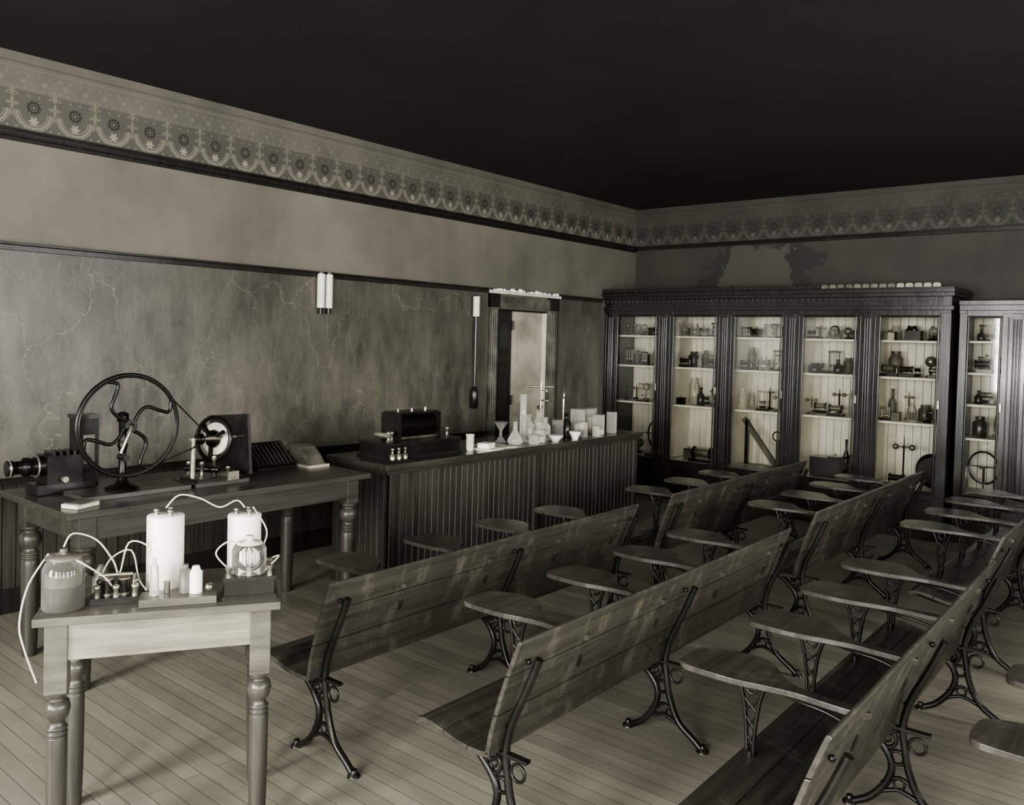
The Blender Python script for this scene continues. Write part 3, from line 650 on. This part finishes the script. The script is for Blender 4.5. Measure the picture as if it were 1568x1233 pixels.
# ------------------------------------------------------------ small table items
b=B(); b.lathe((0,0,0.001),[(.06,0),(.066,.008),(.066,.135),(.058,.155),(.05,.162),(.05,.175)],m_glassb,24)
b.lathe((0,0,.006),[(.058,0),(.06,.005),(.06,.075)],m_liquid,24); b.lathe((0,0,.082),[(.057,0),(.057,.045)],m_mid,24)
b.lathe((0,0,.17),[(.056,0),(.058,.012),(.03,.018),(.012,.02),(.012,.035)],m_mid,24); b.obj('battery_jar',T(.075,.10))
b=B(); b.box((0,0,.012),(.16,.11,.022),m_dark)
for x in (-.03,.02): b.cyl((x,-.0,.024),(x,-.0,.075),.019,m_dark); b.cyl((x,0,.075),(x,0,.08),.022,m_brass); b.cyl((x,0,.022),(x,0,.028),.022,m_brass)
b.cyl((-.06,0,.09),(.05,0,.09),.006,m_steel)
for x,y in ((-.06,-.035),(.06,-.035),(.06,.035),(-.06,.035),(0,-.04)): b.lathe((x,y,.022),[(.01,0),(.008,.025),(.012,.03),(.012,.04),(.004,.045)],m_brass,10)
b.ring((.055,0,.06),(1,0,0),.028,.004,m_brass,20,6); b.obj('telegraph_relay',T(.235,.16),ang)
def cell(name,s,d,h,r):
    b=B(); b.lathe((0,0,.001),[(r*.97,0),(r,.006),(r,h),(r*.96,h+.004),(r*.2,h+.006)],m_white,28)
    for a in (0,2.1,4.2): b.lathe((r*.5*math.cos(a),r*.5*math.sin(a),h),[(.012,0),(.008,.01),(.008,.02),(.012,.024),(.004,.03)],m_brass,10)
    b.obj(name,T(s,d))
cell('voltaic_cell',.385,.23,.275,.064); cell('voltaic_cell',.66,.31,.25,.062)
b=B(); b.box((0,0,.014),(.25,.1,.026),m_tabletop)
b.lathe((-.08,.0,.028),[(.014,0),(.016,.004),(.014,.1),(.006,.11),(.006,.13)],m_glassj,14); b.lathe((.02,.01,.028),[(.02,0),(.02,.08),(.01,.085),(.01,.1)],m_mid,14)
b.lathe((.055,.0,.028),[(.022,0),(.022,.075),(.016,.08),(.012,.095)],m_white,14); b.cyl((-.04,.02,.028),(-.04,.02,.07),.01,m_brass); b.sph((.10,0,.045),.015,m_brass)
b.obj('glass_tube_stand',T(.44,.09),ang)
b=B(); b.box((0,0,.036),(.17,.13,.07),m_dark); b.box((0,0,.008),(.185,.145,.016),m_cab); b.box((0,0,.075),(.18,.14,.01),m_cab)
b.ring((0,0,.135),(.2,1,0),.045,.008,m_dark,28); b.ring((0,.0,.135),(.9,.3,0),.038,.003,m_brass,24,6); b.cyl((0,0,.08),(0,0,.1),.012,m_brass)
b.lathe((0,0,.082),[(.06,0),(.06,.085),(.052,.1),(.02,.11)],m_glassb,24); b.lathe((0,0,.185),[(.045,0),(.045,.006),(.014,.01),(.014,.03)],m_cream,16)
for x,y in ((-.07,-.05),(.07,-.05),(.075,.05)): b.lathe((x,y,.08),[(.01,0),(.008,.02),(.012,.025),(.012,.035)],m_brass,10)
b.obj('galvanometer',T(.675,.12),ang)
b=B()
def wr(p): b.tube([T(s,d,LZ+z) for s,d,z in p],.003,m_wire,6,5)
wr([(.075,.10,.21),(.10,.12,.25),(.17,.14,.22),(.22,.16,.14),(.24,.17,.09),(.27,.16,.20),(.33,.18,.18),(.345,.19,.12)])
wr([(.075,.09,.19),(.14,.06,.16),(.2,.1,.1),(.22,.13,.06)])
wr([(.385,.23,.305),(.43,.23,.35),(.50,.26,.33),(.57,.28,.29),(.63,.3,.31),(.66,.31,.28)])
wr([(.69,.31,.28),(.74,.26,.2),(.72,.18,.15),(.70,.13,.13)])
wr([(.60,.12,.1),(.56,.1,.16),(.60,.1,.2),(.65,.1,.19)])
wr([(.03,.1,.19),(-.02,.05,.1),(-.03,-.02,-.0),(-.015,-.03,-.08),(.02,-.02,-.2)])
wr([(.17,.2,.05),(.2,.26,.12),(.27,.25,.15),(.30,.2,.06),(.33,.15,.03)])
wr([(.73,.1,.09),(.78,.14,.13),(.74,.2,.1)])
b.obj('connecting_wires')
b=B(); b.lathe((0,0,.001),[(.03,0),(.03,.05),(.02,.06),(.026,.07),(.006,.1)],m_mid,14); b.obj('binding_post_insulator',T(.17,.27))

# ------------------------------------------------------------ world, camera
w=bpy.data.worlds.new('world'); S.world=w; w.use_nodes=True
bg=w.node_tree.nodes['Background']; bg.inputs[0].default_value=(.8,.85,.9,1); bg.inputs[1].default_value=.9
try: S.view_settings.look='AgX - Medium High Contrast'
except Exception as ex: print('LOOK',ex)
cd=bpy.data.cameras.new('camera'); co=bpy.data.objects.new('camera',cd); S.collection.objects.link(co)
cd.sensor_width=36; cd.lens=1284.5/1568*36; cd.shift_y=-61.6/1568; cd.clip_start=.05
cz=Vector((.6415,-.7666,.0273)).normalized(); cxv=Vector((.7662,.6421,.02607)); cxv=(cxv-cz*cxv.dot(cz)).normalized(); cyv=cz.cross(cxv)
Mx=Matrix((cxv,cyv,cz)).transposed().to_4x4(); Mx.translation=(0,0,1.8); co.matrix_world=Mx
S.camera=co
